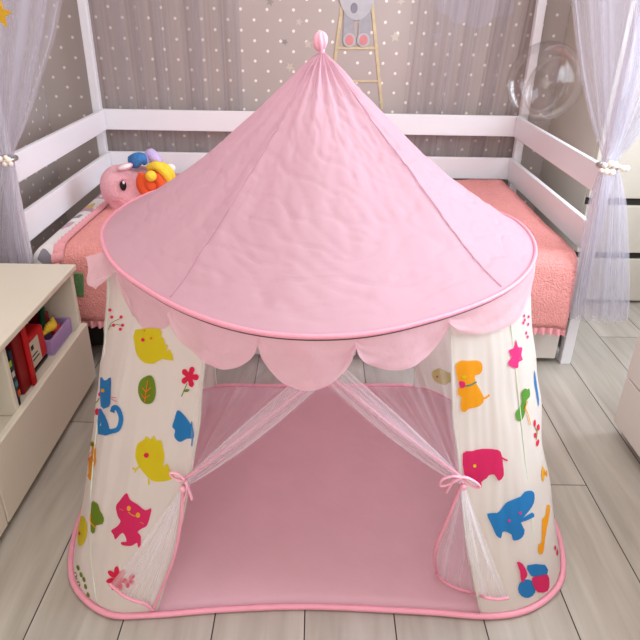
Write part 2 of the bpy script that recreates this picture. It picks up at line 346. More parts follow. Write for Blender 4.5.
# ------------------------------------------------------------------ bed
BX0, BX1, BY0, BY1 = -1.03, .965, 2.01, 3.09
Z1, Z2, Z3, Z4 = .734, .640, .5365, .433
bed = thing('house_bed', 'white wooden house bed with slatted rails and four tall posts against the dotted wall', 'bed', ((BX0+BX1)/2, BY0, 0))
pw_ = .038
for x, y in ((BX0, BY0), (BX1-pw_, BY0), (BX0-.030, BY1-pw_), (BX1-pw_+.030, BY1-pw_)):
    box('post', (x, y, 0), (x+pw_, y+pw_, 1.92), M['white'], bed)
t_ = .020
for z0, z1 in ((Z2, Z1), (Z4, Z3)):
    box('rail', (BX0+pw_-.030, BY1-t_-.012, z0), (BX1-pw_+.030, BY1-.012, z1), M['white'], bed, .003)
    box('rail', (BX0+.006, BY0+pw_, z0), (BX0+.006+t_, BY1-pw_, z1), M['white'], bed, .003)
    box('rail', (BX1-.006-t_, BY0+pw_, z0), (BX1-.006, BY1-pw_, z1), M['white'], bed, .003)
for y in (BY0, BY1-pw_): box('top_beam', (BX0-.03, y, 1.92), (BX1+.03, y+pw_, 1.96), M['white'], bed)
for x in (BX0, BX1-pw_): box('top_beam', (x, BY0+pw_, 1.92), (x+pw_, BY1-pw_, 1.96), M['white'], bed)
box('side_board', (BX0+.008, BY0+pw_, .03), (BX0+.026, BY1-pw_, .24), M['white'], bed)
box('side_board', (BX1-.026, BY0+pw_, .03), (BX1-.008, BY1-pw_, .24), M['white'], bed)
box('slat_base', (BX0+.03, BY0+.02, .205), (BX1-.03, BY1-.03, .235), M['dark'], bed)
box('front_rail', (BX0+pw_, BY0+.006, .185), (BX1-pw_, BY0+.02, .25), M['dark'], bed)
box('under_bed_shade', (BX0+.03, BY0+.06, .02), (-.605, BY0+.075, .2), M['dark'], bed)  # dark sheet standing in for the deep shade of the open bay
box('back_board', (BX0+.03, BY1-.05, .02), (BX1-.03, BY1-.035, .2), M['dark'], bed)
for a, b in ((-.60, .155), (.163, .905)):
    d = box('drawer', (a, BY0+.004, .022), (b, BY0+.022, .20), M['greywhite'], bed)
    box('drawer_box', (a+.02, BY0+.0225, .03), (b-.02, BY1-.12, .17), M['dark'], d)
# mattress in a floral sheet
MX0, MX1 = -.995, .915
def rbox(bm, a, b, r, n=3):
    g = bmesh.new(); addbox(g, a, b); bmesh.ops.bevel(g, geom=g.edges[:], offset=r, segments=n, affect='EDGES', profile=.5)
    me = bpy.data.meshes.new('t'); g.to_mesh(me); g.free(); bm.from_mesh(me); bpy.data.meshes.remove(me)
bm = bmesh.new(); rbox(bm, (MX0, 2.005, .25), (MX1, 3.03, .425), .05)
o = done('mattress', bm, M['sheet']); tag(o, 'mattress in a floral white sheet lying in the house bed', 'mattress')
# coral throw
a0, a1, a2 = -.868, .895, .45
def throw(u, v):
    x = a0+(a1-a0)*u
    x += .035*(1-u)*0
    L = v*1.28
    if L < .985: y, z = 3.0-L, .438
    elif L < .985+.06:
        t = (L-.985)/.06*pi/2; y, z = 2.015-.035*sin(t), .438-.038*(1-cos(t))
    else: y, z = 1.98-.01*sin((L-1.045)*9), .40-(L-1.045)*.93
    e = .008*nz(x*4, L*4, 1)+.004*nz(x*11, L*11, 4)
    if L < 1.0: z += .006+e
    else: y -= .004+abs(e)
    if u < .02 or u > .98 or v < .02: z -= .006
    return (x, y, z)
thr = thing('throw_blanket', 'fluffy coral throw blanket with pink ruffled border hanging over the bed front', 'blanket', (0, 2.2, .43))
o = done('blanket', grid(throw, 90, 60), M['coral'], thr); s = o.modifiers.new('s', 'SOLIDIFY'); s.thickness = .008; s.offset = 1
def ruf_front(u, v):
    x = a0+(a1-a0)*u; q = throw(u, 1); return (x, q[1]-.002+.009*sin(u*400)*v-.004, q[2]+.008-.035*v)
o = done('ruffle', grid(ruf_front, 560, 3), M['ruffle'], thr)
def ruf_side(u, v):
    q = throw(0, u); return (q[0]+.015-.042*v, q[1]+.005*cos(u*230)*v - (.006 if u > .78 else 0), q[2]+.012+.007*sin(u*230)*v-.012*v)
o = done('ruffle', grid(ruf_side, 400, 4), M['ruffle'], thr)
# green patch hanging on the throw
c = aty(78.5, 284, 1.955)
tag(box('felt_bookmark', (c.x-.016, 1.953, c.z-.048), (c.x+.016, 1.962, c.z+.040), M['felt'], None, .003, Matrix.Rotation(.12, 3, 'Y')), 'small green patterned felt strip hanging on the coral throw', 'felt strip')

# ------------------------------------------------------------------ plush pony
pc = atz(134, 189, .52)
pony = thing('plush_unicorn', 'pink plush pony with blue, lavender, yellow and orange curly mane lying on the bed', 'stuffed toy', (pc.x, pc.y, .45))
def ppx(u, v, dy=0): return aty(u, v, pc.y+dy)
bm = bmesh.new(); hc = ppx(138, 192, .02)
blob(bm, hc, (.128, .10, .108)); blob(bm, ppx(121, 186, -.015), (.082, .072, .085)); blob(bm, ppx(112, 192, -.015), (.042, .05, .05)); blob(bm, ppx(165, 205, .06), (.17, .11, .08)); blob(bm, ppx(117, 204, -.03), (.026, .03, .04))
o = done('body', bm, M['plush'], pony)
rm = o.modifiers.new('r', 'REMESH'); rm.mode = 'VOXEL'; rm.voxel_size = .008; sm = o.modifiers.new('s', 'SMOOTH'); sm.iterations = 8
er = Matrix.Rotation(-.3, 3, 'Y')
bm = bmesh.new(); blob(bm, ppx(124.5, 167, -.065), (.034, .02, .014), 3, er); ear = done('ear', bm, M['plush'], pony)
bm = bmesh.new(); blob(bm, ppx(124.5, 167, -.077), (.026, .015, .010), 3, er); done('ear_lining', bm, M['pw'], ear)
bm = bmesh.new(); blob(bm, ppx(123, 185.5, -.088), (.013, .012, .021)); ey = done('eye', bm, M['black'], pony)
bm = bmesh.new(); blob(bm, ppx(123.6, 182.5, -.100), (.0045, .004, .006)); done('eye_highlight', bm, M['pw'], ey)
bm = bmesh.new(); tube(bez([ppx(120.5, 181.5, -.090), ppx(123, 179, -.095), ppx(126.5, 179, -.092)], 6), .004, 6, bm=bm); done('eyelash', bm, M['pipe'], ey)
bm = bmesh.new(); tube(bez([ppx(113, 201, -.075), ppx(120, 200.5, -.09), ppx(126, 203.5, -.085)], 6), .003, 6, bm=bm); done('mouth', bm, M['pipe'], pony)
def curl(mk, pts, r):
    bm = bmesh.new(); tube(bez([ppx(*q) for q in pts], 8), lambda t: r*(.35+.65*sin(pi*min(1, max(0, .12+.76*t)))), 10, bm=bm); return done('mane_curl', bm, M[mk], pony)
curl('blue', [(131, 157, -.01), (134, 163, -.03), (141, 158, -.03), (146, 163, -.02)], .022)
curl('blue', [(130, 159, -.02), (137, 157, -.03), (144, 156, 0)], .018)
curl('lav', [(148, 163, -.02), (150, 154, -.01), (156, 159, -.02), (161, 164, -.01)], .022)
curl('lav', [(146, 159, 0), (152, 157, .01), (156, 165, 0)], .018)
curl('yel', [(148, 168, -.05), (157, 166, -.06), (166, 174, -.06), (170, 184, -.05)], .020)
curl('yel', [(152, 166, -.03), (162, 166, -.04), (170, 172, -.04), (174, 181, -.03)], .016)
curl('org', [(142, 173, -.07), (142, 184, -.08), (148, 192, -.08), (158, 191, -.07)], .024)
curl('org', [(152, 172, -.06), (158, 179, -.075), (160, 187, -.075), (154, 193, -.07)], .020)
curl('org', [(146, 178, -.075), (150, 186, -.09), (156, 184, -.08)], .018)
bm = bmesh.new(); blob(bm, ppx(151, 176, -.115), (.021, .021, .021)); done('pompom', bm, M['yel'], pony)
bm = bmesh.new(); blob(bm, ppx(170, 168, .02), (.022, .02, .016)); done('horn', bm, M['pw'], pony)

# ------------------------------------------------------------------ wardrobe right of the bed
wd = thing('wardrobe', 'tall beige wardrobe with wide drawers right of the bed behind the tulle', 'wardrobe', (1.5, 2.56, 0))
bm = bmesh.new(); addbox(bm, (1.135, 2.58, .0), (XR-.01, YB-.005, 2.25)); done('body', bm, M['ward'], wd, False, .003)
zs = [.04, .245, .27, .50, .525, .80, .825]
for z0, z1 in ((.015, .215), (.245, .455)):
    box('drawer', (1.14, 2.556, z0), (XR-.012, 2.579, z1), M['ward'], wd)
    box('grip_strip', (1.14, 2.570, z1+.0005), (XR-.012, 2.5795, z1+.028), M['dark'], wd, 0)
for xa, xb in ((1.14, 1.49), (1.496, XR-.012)): box('door', (xa, 2.556, .487), (xb, 2.579, 2.24), M['ward'], wd)

# ------------------------------------------------------------------ drawer unit, right foreground
du = thing('drawer_unit', 'white low drawer unit on short feet in the right foreground', 'drawers', (1.2, 1.3, 0))
X0 = .962; Y1 = 1.60
box('body', (X0, .55, .045), (X0+.42, Y1-.004, .56), M['greywhite'], du)
for y0, y1 in ((1.06, Y1), (.552, 1.056)):
    for z0, z1 in ((.04, .205), (.210, .38), (.385, .555)):
        box('drawer', (X0-.016, y0, z0), (X0-.0005, y1, z1), M['greywhite'], du)
box('top', (X0-.02, .545, .5605), (X0+.425, Y1+.005, .58), M['greywhite'], du)
for x in (X0+.03, X0+.38):
    for y in (.6, Y1-.07): bm = bmesh.new(); tube([(x, y, 0), (x, y, .045)], .014, 14, bm=bm); done('foot', bm, M['metal'], du)

# ------------------------------------------------------------------ low shelf bench, left foreground
sb = thing('shelf_bench', 'cream low shelf unit with open compartments above drawers in the left foreground', 'shelf unit', (-1.0, 1.2, 0))
SX = -.775; SB = -1.28; SY1 = 1.838
box('top', (SB, -.1, .427), (-.762, SY1+.004, .445), M['cream'], sb)
box('side_panel', (SB+.01, SY1-.018, .03), (SX, SY1, .4265), M['cream'], sb)
box('side_panel', (SB+.01, -.09, .03), (SX, -.072, .4265), M['cream'], sb)
for y in (1.352, .86, .38): box('divider', (SB+.02, y-.009, .216), (SX-.002, y+.009, .4265), M['cream'], sb)
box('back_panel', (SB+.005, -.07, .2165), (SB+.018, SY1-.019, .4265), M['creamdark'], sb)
box('shelf_board', (SB+.01, -.07, .198), (SX-.002, SY1-.0185, .2155), M['cream'], sb)
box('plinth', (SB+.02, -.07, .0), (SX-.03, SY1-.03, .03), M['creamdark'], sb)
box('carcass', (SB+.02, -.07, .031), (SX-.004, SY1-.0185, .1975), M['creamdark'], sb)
for y0, y1 in ((1.155, SY1+.002), (.47, 1.150), (-.09, .465)):
    box('drawer', (SX-.003, y0, .026), (-.757, y1, .236), M['cream'], sb)
zt = .2157
def lean(ax, a): return Matrix.Rotation(a, 3, ax)
bk = thing('picture_book', 'thin navy picture book leaning on the shelf divider', 'book', (-.86, 1.40, zt))
box('cover', (-.94, 1.385, zt+.004), (-.790, 1.401, zt+.165), M['navy'], bk, .001, lean('X', -.10))
for z, mm in ((.125, 'lime'), (.06, 'teal'), (.092, 'label'), (.03, 'org')): box('cover_print', (-.7898, 1.396-.1*(z-.08)-.012, zt+z), (-.7890, 1.396-.1*(z-.08)+.002, zt+z+.016), M[mm], bk, 0)
bk = thing('red_folder', 'tall dark red folder standing beside the navy picture book', 'folder', (-.86, 1.46, zt))
box('cover', (-.985, 1.440, zt+.001), (-.80, 1.505, zt+.192), M['dred'], bk, .004)
box('spine', (-.7995, 1.485, zt+.001), (-.791, 1.507, zt+.192), M['red'], bk, .003)
bx = thing('red_box', 'small red box with cream label and rounded corners on the bench shelf', 'box', (-.85, 1.56, zt))
box('case', (-.92, 1.532, zt), (-.815, 1.648, zt+.014), M['black'], bx, .004)
box('case_body', (-.925, 1.530, zt+.0145), (-.813, 1.650, zt+.118), M['red'], bx, .010)
box('label_card', (-.8125, 1.538, zt+.024), (-.8115, 1.602, zt+.104), M['label'], bx, .0)
box('label_print', (-.8113, 1.546, zt+.045), (-.8107, 1.590, zt+.049), M['dark'], bx, .0)
box('label_print', (-.8113, 1.546, zt+.058), (-.8107, 1.582, zt+.062), M['dark'], bx, .0)
box('label_print', (-.8113, 1.548, zt+.078), (-.8107, 1.564, zt+.092), M['dark'], bx, .0)
tr = thing('toy_tray', 'lilac plastic tray holding toys on the bench shelf', 'tray', (-.9, 1.68, zt))
tx0, tx1, ty0, ty1 = -1.07, -.80, 1.656, 1.816
box('base', (tx0, ty0, zt), (tx1, ty1, zt+.008), M['purple'], tr)
for a, b in (((tx0, ty0), (tx1, ty0+.008)), ((tx0, ty1-.008), (tx1, ty1)), ((tx0, ty0+.008), (tx0+.008, ty1-.008)), ((tx1-.008, ty0+.008), (tx1, ty1-.008))):
    box('side', (a[0], a[1], zt+.0082), (b[0], b[1], zt+.052), M['purple'], tr, .002)
def toy(name, label, cat, m, bmf):
    bm = bmesh.new(); bmf(bm); return tag(done(name, bm, M[m]), label, cat)
toy('toy_ring', 'dark green toy ring propped up in the lilac tray', 'toy', 'dgreen', lambda bm: tube([(-.885+.012*cos(a), 1.732+.050*cos(a), zt+.085+.062*sin(a)) for a in [k*2*pi/32 for k in range(32)]], .012, 8, True, bm))
toy('toy_arch', 'lime green toy arch standing in the lilac tray', 'toy', 'lime', lambda bm: tube([(-.92, 1.715+.036*cos(a), zt+.045+.085*sin(a)) for a in [k*pi/16 for k in range(17)]], .012, 8, False, bm))
toy('toy_banana', 'curved yellow toy fruit at the front of the tray', 'toy', 'yel', lambda bm: tube(bez([(-.835, 1.68, zt+.060), (-.825, 1.71, zt+.070), (-.83, 1.745, zt+.062), (-.84, 1.775, zt+.07)], 8), lambda t: .004+.012*sin(pi*min(.97, max(.06, t))), 10, bm=bm))
toy('toy_tomato', 'red round toy at the front of the lilac tray', 'toy', 'red', lambda bm: blob(bm, (-.828, 1.762, zt+.034), (.019, .024, .017)))
toy('toy_apple', 'red toy ball balanced on the teal block', 'toy', 'red', lambda bm: blob(bm, (-.965, 1.705, zt+.145), (.028, .028, .028)))
toy('toy_block', 'teal toy block beneath the red toy ball', 'toy', 'teal', lambda bm: rbox(bm, (-1.01, 1.675, zt+.009), (-.94, 1.735, zt+.115), .008))
toy('toy_cup', 'dark red toy block in the back corner of the tray', 'toy', 'dred', lambda bm: rbox(bm, (-.93, 1.775, zt+.009), (-.86, 1.80, zt+.085), .006))
toy('toy_stick', 'orange toy figure standing beside the red folder', 'toy', 'org', lambda bm: (tube([(-.85, 1.548, zt+.1185), (-.85, 1.551, zt+.165)], .008, 8, bm=bm), blob(bm, (-.85, 1.552, zt+.172), (.013, .012, .014), 2)))
toy('toy_spring', 'yellow curled toy lying on top of the red box', 'toy', 'yel', lambda bm: tube([(-.87+.016*cos(a), 1.60+.016*sin(a), zt+.124+.0045*a) for a in [k*pi/6 for k in range(22)]], .005, 6, bm=bm))

# ------------------------------------------------------------------ tent
CX, CY, ZR = 0.006, 1.42, .715
def polar(pts):
    L = []
    for x, y in pts:
        L.append((math.atan2(y-CY, x-CX) % (2*pi), math.hypot(x-CX, y-CY)))
    return sorted(L)
def radial(L, a):
    a %= 2*pi; n = len(L)
    for i in range(n):
        t0, t1 = L[i][0], L[(i+1) % n][0]+(2*pi if i == n-1 else 0)
        aa = a+(2*pi if i == n-1 and a < t0 else 0)
        if t0 <= aa < t1:
            r0_, r1_, r2_, r3_ = [L[(i+k) % n][1] for k in (-1, 0, 1, 2)]
            t = (aa-t0)/(t1-t0); m1 = (r2_-r0_)/2*.8; m2 = (r3_-r1_)/2*.8
            return (2*t**3-3*t*t+1)*r1_+(t**3-2*t*t+t)*m1+(-2*t**3+3*t*t)*r2_+(t**3-t*t)*m2
    return L[0][1]
rp = [(103, 227), (105, 250), (118, 269), (146, 289), (184, 310), (225, 325), (266, 334), (320, 337), (369, 334), (414, 324), (451, 313.5), (481, 302.5), (515, 284), (530, 268), (535.5, 252), (532, 238), (506, 215), (461, 204)]
RPT = [tuple(atz(u, v, ZR)[:2]) for u, v in rp]
RPT += [(.12, 1.93), (-.14, 1.94), (-.38, 1.84)]
RL = polar(RPT)
RS = [sum(radial(RL, (k+j)*2*pi/180)*wt for j, wt in ((-3, .1), (-2, .15), (-1, .18), (0, .14), (1, .18), (2, .15), (3, .1))) for k in range(180)]
def rr(a):
    x = (a % (2*pi))/(2*pi)*180; i = int(x) % 180; f = x-int(x); return RS[i]*(1-f)+RS[(i+1) % 180]*f
BP = [(0, .938), (.25, .928), (.40, .918), (.50, .940), (.585, 1.005), (.625, 1.10), (.638, 1.22), (.625, 1.42), (.55, 1.64), (.45, 1.78), (.355, 1.832), (.15, 1.832), (-.15, 1.822), (-.343, 1.816), (-.44, 1.76), (-.54, 1.62), (-.61, 1.42), (-.618, 1.23), (-.60, 1.09), (-.555, .985), (-.46, .915), (-.36, .912), (-.2, .928)]
BP = [(x-.010*max(0, x)/.6 if x > 0 else x-.020*x/.6, y) for x, y in BP]
BS_ = smooth_closed([(x, y, 0) for x, y in BP], 8); BL = polar([(v.x, v.y) for v in BS_])
def rb_(a): # linear in the dense outline
    a %= 2*pi; n = len(BL)
    for i in range(n):
        t0, t1 = BL[i][0], BL[(i+1) % n][0]+(2*pi if i == n-1 else 0); aa = a+(2*pi if i == n-1 and a < t0 else 0)
        if t0 <= aa < t1: t = (aa-t0)/(t1-t0); return BL[i][1]*(1-t)+BL[(i+1) % n][1]*t
    return BL[0][1]
def wall(a, t, wr=1):
    r = (rr(a)-.012)*(1-t)+(rb_(a)-.006)*t
    r -= .004*sin(pi*t)*(.6+.4*abs(sin(2*(a-pi/4)*1)))
    if wr: r += .006*sin(pi*t)**.5*nz(a*9+2, t*1.6, 3)+.0035*nz(a*30, t*3, 9)*sin(pi*t)**.5+.006*nz(a*5+t*4, t*5-a*3, 12)*sin(pi*t)**.5
    z = (ZR-.012)*(1-t)+.012*t
    return Vector((CX+r*cos(a), CY+r*sin(a), z))
def find(u, v, lo=pi, hi=2*pi):
    best = None
    for s in range(3):
        if best: (alo, ahi, tlo, thi) = (best[1]-da*1.5, best[1]+da*1.5, max(0, best[2]-dt*1.5), min(1, best[2]+dt*1.5))
        else: alo, ahi, tlo, thi = lo, hi, 0, 1
        da = (ahi-alo)/60; dt = (thi-tlo)/40; best = None
        for i in range(61):
            for j in range(41):
                a = alo+da*i; t = tlo+dt*j; q = proj(wall(a, t, 0)); d = (q[0]-u)**2+(q[1]-v)**2
                if best is None or d < best[0]: best = (d, a, t)
    return best[1], best[2]
tent = thing('play_tent', 'pink pop-up princess play tent with animal print walls standing on the floor', 'tent', (CX, CY, 0))
# seams and opening edges
def line_a(p0, p1):
    (a0_, t0_), (a1_, t1_) = find(*p0), find(*p1)
    s_ = (a1_-a0_)/(t1_-t0_); return lambda t: a0_+s_*(t-t0_)
sL = line_a((104, 357), (91, 555)); sR = line_a((514, 355), (538, 585))
eL = line_a((202, 390), (160, 600)); eR = line_a((452, 390), (478, 600))
eR0 = eR; eR = lambda t: eR0(t)
RBL, RBR = math.atan2(1.816-CY, -.343-CX) % (2*pi), math.atan2(1.832-CY, .355-CX)
sides = [('wall_panel', sL, eL, 40, 'wallc'), ('wall_panel', eR, sR, 40, 'wallc'), ('wall_panel', lambda t: RBL, sL, 50, 'wallc'), ('wall_panel', sR, lambda t: RBR+2*pi, 50, 'wallc')]
panels = []; allv = []; allf = []; owner = []
for nm, fa, fb, n, mk in sides:
    bm = grid(lambda u, v: wall(fa(v)*(1-u)+fb(v)*u, v), n, 60)
    bm.verts.ensure_lookup_table(); off = len(allv); allv += [v.co.copy() for v in bm.verts]
    for f in bm.faces: allf.append([off+v.index for v in f.verts]); 
    bm.verts.index_update(); panels.append(bm)
# indices must be valid before use: rebuild the lists cleanly
allv, allf, owner = [], [], []
for k, bm in enumerate(panels):
    bm.verts.ensure_lookup_table(); bm.verts.index_update(); off = len(allv); allv += [v.co.copy() for v in bm.verts]
    for f in bm.faces: allf.append([off+v.index for v in f.verts]); owner.append(k)
BVH = BVHTree.FromPolygons(allv, allf)
slots = [[] for _ in panels]
def decal(P, ink, lift=1, inner=False, layer=0):
    """one printed motif: the outline is laid on the fabric and follows its folds"""
    xs = [p[0] for p in P]; ys = [p[1] for p in P]; st = 3.0
    n = len(P); vs = [Vector((p[0], p[1])) for p in P]
    x = min(xs)+1.5
    while x < max(xs):
        y = min(ys)+1.5
        while y < max(ys):
            c = False; j = n-1
            for i in range(n):
                if (P[i][1] > y) != (P[j][1] > y) and x < (P[j][0]-P[i][0])*(y-P[i][1])/(P[j][1]-P[i][1])+P[i][0]: c = not c
                j = i
            if c: vs.append(Vector((x, y)))
            y += st
        x += st
    r = delaunay_2d_cdt(vs, [], [list(range(n))], 1, 1e-5)
    V, FF = r[0], r[2]; pts = []; own = {}
    for v in V:
        d = ray(v.x, v.y).normalized(); o_ = CAM.copy(); hit = BVH.ray_cast(o_, d)
        if inner and hit[0] is not None:
            hit = BVH.ray_cast(hit[0]+d*.03, d) if owner[hit[2]] < 2 else hit
        if hit[0] is None: pts.append(None); continue
        nn = hit[1] if hit[1].dot(d) < 0 else -hit[1]
        pts.append(hit[0]+nn*(.0012*(1+layer))-d*.001); own[owner[hit[2]]] = own.get(owner[hit[2]], 0)+1
    if not own: return
    k = max(own, key=own.get); bm = panels[k]
    if ink not in slots[k]: slots[k].append(ink)
    mi = slots[k].index(ink)+1
    bv = [bm.verts.new(p) if p is not None else None for p in pts]
    for f in FF:
        if all(bv[i] is not None for i in f):
            q = [bv[i] for i in f]
            if max((q[0].co-q[1].co).length, (q[1].co-q[2].co).length, (q[0].co-q[2].co).length) < .06:
                bm.faces.new(q).material_index = mi
class Cr:
    def __init__(s, x, y, k): s.x, s.y, s.k = x, y, k
    def p(s, P): return [(s.x+a/s.k, s.y+b/s.k) for a, b in P]
    def shape(s, P, ink, sm=3, **kw):
        Q = s.p(P)
        if sm > 1: Q = [(v.x, v.y) for v in smooth_closed([(a, b, 0) for a, b in Q], sm)]
        decal(Q, ink, **kw)
    def dot(s, x, y, r, ink, ry=None, a=0, **kw):
        ry = ry or r; decal([(s.x+(x+r*cos(t)*cos(a)-ry*sin(t)*sin(a))/s.k, s.y+(y+r*cos(t)*sin(a)+ry*sin(t)*cos(a))/s.k) for t in [i*2*pi/14 for i in range(14)]], ink, **kw)
    def stroke(s, P, wd, ink, **kw):
        L = [v for v in bez([(a, b, 0) for a, b in P], 6)]; A = []; B = []
        for i, v in enumerate(L):
            d = (L[min(i+1, len(L)-1)]-L[max(i-1, 0)]).normalized(); n = Vector((-d.y, d.x, 0))*wd/2; A.append(v+n); B.append(v-n)
        Q = A+B[::-1]; decal([(s.x+v.x/s.k, s.y+v.y/s.k) for v in Q], ink, **kw)
K = 640/150
A = Cr(70, 310, K)
A.shape([(280, 85), (385, 80), (390, 115), (402, 120), (405, 145), (418, 150), (412, 178), (428, 168), (442, 215), (395, 208), (360, 228), (320, 225), (290, 195), (278, 150)], 'yellow', 2)
A.dot(315, 127, 8, 'red', layer=1); A.dot(350, 120, 6, 'brown', layer=1); A.dot(322, 88, 4, 'brown', layer=1)
A.shape([(340, 278), (360, 296), (368, 350), (355, 392), (325, 400), (302, 380), (292, 340), (303, 298)], 'olive')
A.stroke([(336, 300), (328, 345), (322, 392)], 5, 'brown', layer=1); A.stroke([(330, 352), (312, 330)], 4, 'brown', layer=1); A.stroke([(328, 350), (348, 330)], 4, 'brown', layer=1); A.stroke([(324, 378), (308, 358)], 4, 'brown', layer=1); A.stroke([(325, 374), (345, 360)], 4, 'brown', layer=1)
fl = []
for k in range(5):
    for r_, da in ((17, -.628), (33, -.36), (40, 0), (33, .36)):
        a = -1.2+k*2*pi/5+da; fl.append((512+r_*cos(a), 284+r_*1.15*sin(a)))
A.shape(fl, 'red', 2); A.stroke([(502, 312), (490, 338), (477, 368)], 4, 'olive'); A.shape([(485, 346), (500, 336), (512, 340), (502, 349)], 'olive', 2)
A.shape([(460, 427), (488, 447), (512, 480), (526, 500), (528, 545), (500, 548), (470, 562), (446, 540), (449, 512), (437, 497), (446, 465)], 'blue')
A.stroke([(520, 475), (524, 520), (521, 580)], 5, 'blue')
A.shape([(131, 288), (148, 300), (160, 297), (176, 288), (176, 340), (174, 400), (160, 416), (133, 410)], 'blue', 2)
A.shape([(126, 420), (145, 440), (162, 475), (172, 510), (186, 526), (122, 530)], 'blue', 2)
A.stroke([(165, 520), (205, 508), (219, 465), (208, 425), (190, 415), (182, 436)], 20, 'blue'); A.dot(144, 343, 8, 'orange', layer=1)
A.stroke([(178, 372), (198, 374)], 2.5, 'red'); A.stroke([(178, 380), (200, 390)], 2.5, 'red')
for x, y in ((220, 30), (188, 65), (226, 65), (217, 82), (180, 30), (172, 0)): A.dot(x, y, 7, 'red')
A.stroke([(165, 85), (180, 55), (218, 35)], 2.5, 'olive'); A.stroke([(172, 70), (200, 62), (222, 66)], 2.5, 'olive')
A.dot(117, 290, 9, 'red', 13); A.dot(118, 434, 10, 'red', 15); A.stroke([(112, 300), (104, 360), (100, 400), (90, 452)], 4, 'olive'); A.stroke([(98, 410), (118, 390), (128, 375)], 4, 'olive'); A.stroke([(92, 452), (110, 445)], 4, 'olive'); A.dot(127, 360, 4, 'red', 9)
A.dot(139, 95, 6, 'olive', 26); A.dot(134, 138, 4, 'ochre', 8)
A.shape([(80, 555), (98, 560), (110, 580), (112, 625), (110, 657), (96, 687), (91, 728), (75, 707), (62, 677), (66, 625)], 'orange')
A.dot(96, 572, 11, 'olive', 8, .5, layer=1); A.stroke([(100, 600), (84, 620), (86, 648), (102, 644), (98, 626), (92, 632)], 2.5, 'brown', layer=1)
A.shape([(280, 610), (290, 570), (318, 552), (325, 538), (345, 552), (358, 535), (368, 555), (390, 558), (398, 590), (404, 627), (398, 668), (415, 655), (427, 682), (446, 713), (400, 730), (352, 727), (310, 687), (284, 642)], 'yellow', 3)
A.dot(328, 618, 11, 'red', layer=1); A.dot(375, 621, 5, 'ochre', layer=1); A.dot(310, 576, 5, 'ochre', layer=1)
A.stroke([(300, 665), (282, 680), (268, 673)], 7, 'yellow'); A.stroke([(282, 680), (280, 693)], 5, 'yellow'); A.stroke([(336, 720), (338, 744)], 7, 'yellow')
B = Cr(70, 450, K)
B.shape([(243, 183), (258, 212), (290, 232), (322, 256), (347, 248), (341, 285), (328, 322), (302, 337), (290, 350), (303, 368), (301, 415), (290, 412), (286, 395), (262, 408), (225, 405), (220, 392), (243, 388), (226, 352), (196, 380), (188, 362), (177, 343), (203, 325), (217, 303), (205, 280), (198, 240), (215, 215)], 'pink', 3)
B.dot(254, 247, 9, 'ochre', 11, layer=1); B.dot(292, 275, 9, 'ochre', 11, layer=1); B.stroke([(252, 262), (266, 274), (282, 280)], 4, 'ochre', layer=1)
B.stroke([(215, 250), (230, 256)], 2, 'orange', layer=1); B.stroke([(300, 305), (316, 312)], 2, 'orange', layer=1)
for k in range(7):
    a = k*2*pi/7+.2; B.dot(201+26*cos(a), 548+32*sin(a), 21, 'red', 11, a)
B.dot(201, 548, 10, 'red')
for a in (.5, -.4, 1.3): B.dot(238+28*cos(a), 550+25*sin(a), 14, 'pink', 9, a)
B.shape([(93, 225), (108, 222), (122, 232), (130, 258), (146, 290), (140, 315), (112, 322), (108, 350), (90, 346)], 'olive', 2)
B.stroke([(92, 272), (92, 305), (112, 330)], 6, 'orange', layer=1)
B.shape([(50, 280), (68, 296), (75, 345), (60, 400), (38, 407), (34, 360), (42, 310)], 'yellow'); B.dot(44, 356, 4, 'red', 8, layer=1); B.dot(64, 358, 3, 'ochre', layer=1)
for x, y in [(a_+11, b_) for a_, b_ in ((25, 503), (14, 532), (38, 532), (50, 552), (28, 570), (57, 582), (42, 606), (68, 618), (18, 556))]: B.dot(x, y, 6, 'olive', 12, -.3)
D = Cr(420, 320, K)
D.shape([(156, 182), (178, 172), (200, 174), (240, 172), (262, 185), (264, 215), (250, 232), (233, 235), (235, 262), (250, 290), (268, 325), (268, 350), (245, 370), (205, 378), (195, 390), (178, 388), (172, 360), (176, 330), (162, 318), (160, 295), (172, 282), (160, 255), (154, 225), (151, 200)], 'orange', 2)
D.stroke([(266, 335), (284, 328), (294, 318)], 8, 'orange'); D.shape([(164, 260), (188, 262), (188, 284), (176, 288), (166, 282)], 'pink', 2, layer=1); D.stroke([(190, 280), (215, 275), (238, 262)], 6, 'teal', layer=1); D.dot(186, 241, 10, 'yellow', 7, layer=1)
D.dot(212, 236, 2.5, 'yellow', layer=1); D.dot(170, 236, 2.5, 'yellow', layer=1)
D.shape([(407, 83), (417, 115), (434, 118), (430, 150), (436, 170), (419, 180), (415, 205), (379, 195), (377, 176), (388, 158), (377, 130), (399, 118)], 'hot', 3)
D.shape([(445, 292), (455, 296), (464, 293), (467, 325), (452, 345), (446, 395), (430, 430), (410, 422), (408, 392), (425, 367), (434, 345), (431, 312)], 'green', 3)
D.stroke([(455, 345), (446, 375), (456, 400), (468, 447)], 4, 'orange', layer=1); D.stroke([(446, 376), (438, 384)], 3, 'orange', layer=1)
for x, y in ((445, 0), (460, 18), (452, 55), (458, 72), (440, 12), (462, -14), (443, -18)): D.dot(x, y, 4, 'hot', 7)
D.shape([(486, 215), (492, 240), (498, 285), (506, 340), (503, 368), (494, 310), (486, 270)], 'blue', 2)
D.dot(488, 440, 5, 'red', 16); D.dot(503, 458, 6, 'red', 14); D.dot(490, 492, 5, 'red', 12); D.dot(500, 524, 6, 'red', 16, .2); D.stroke([(488, 455), (498, 478), (494, 510)], 3, 'olive')
D.shape([(525, 515), (533, 540), (536, 590), (532, 640), (526, 690), (515, 660), (524, 600)], 'ochre', 2)
E_ = Cr(420, 420, 640/220)
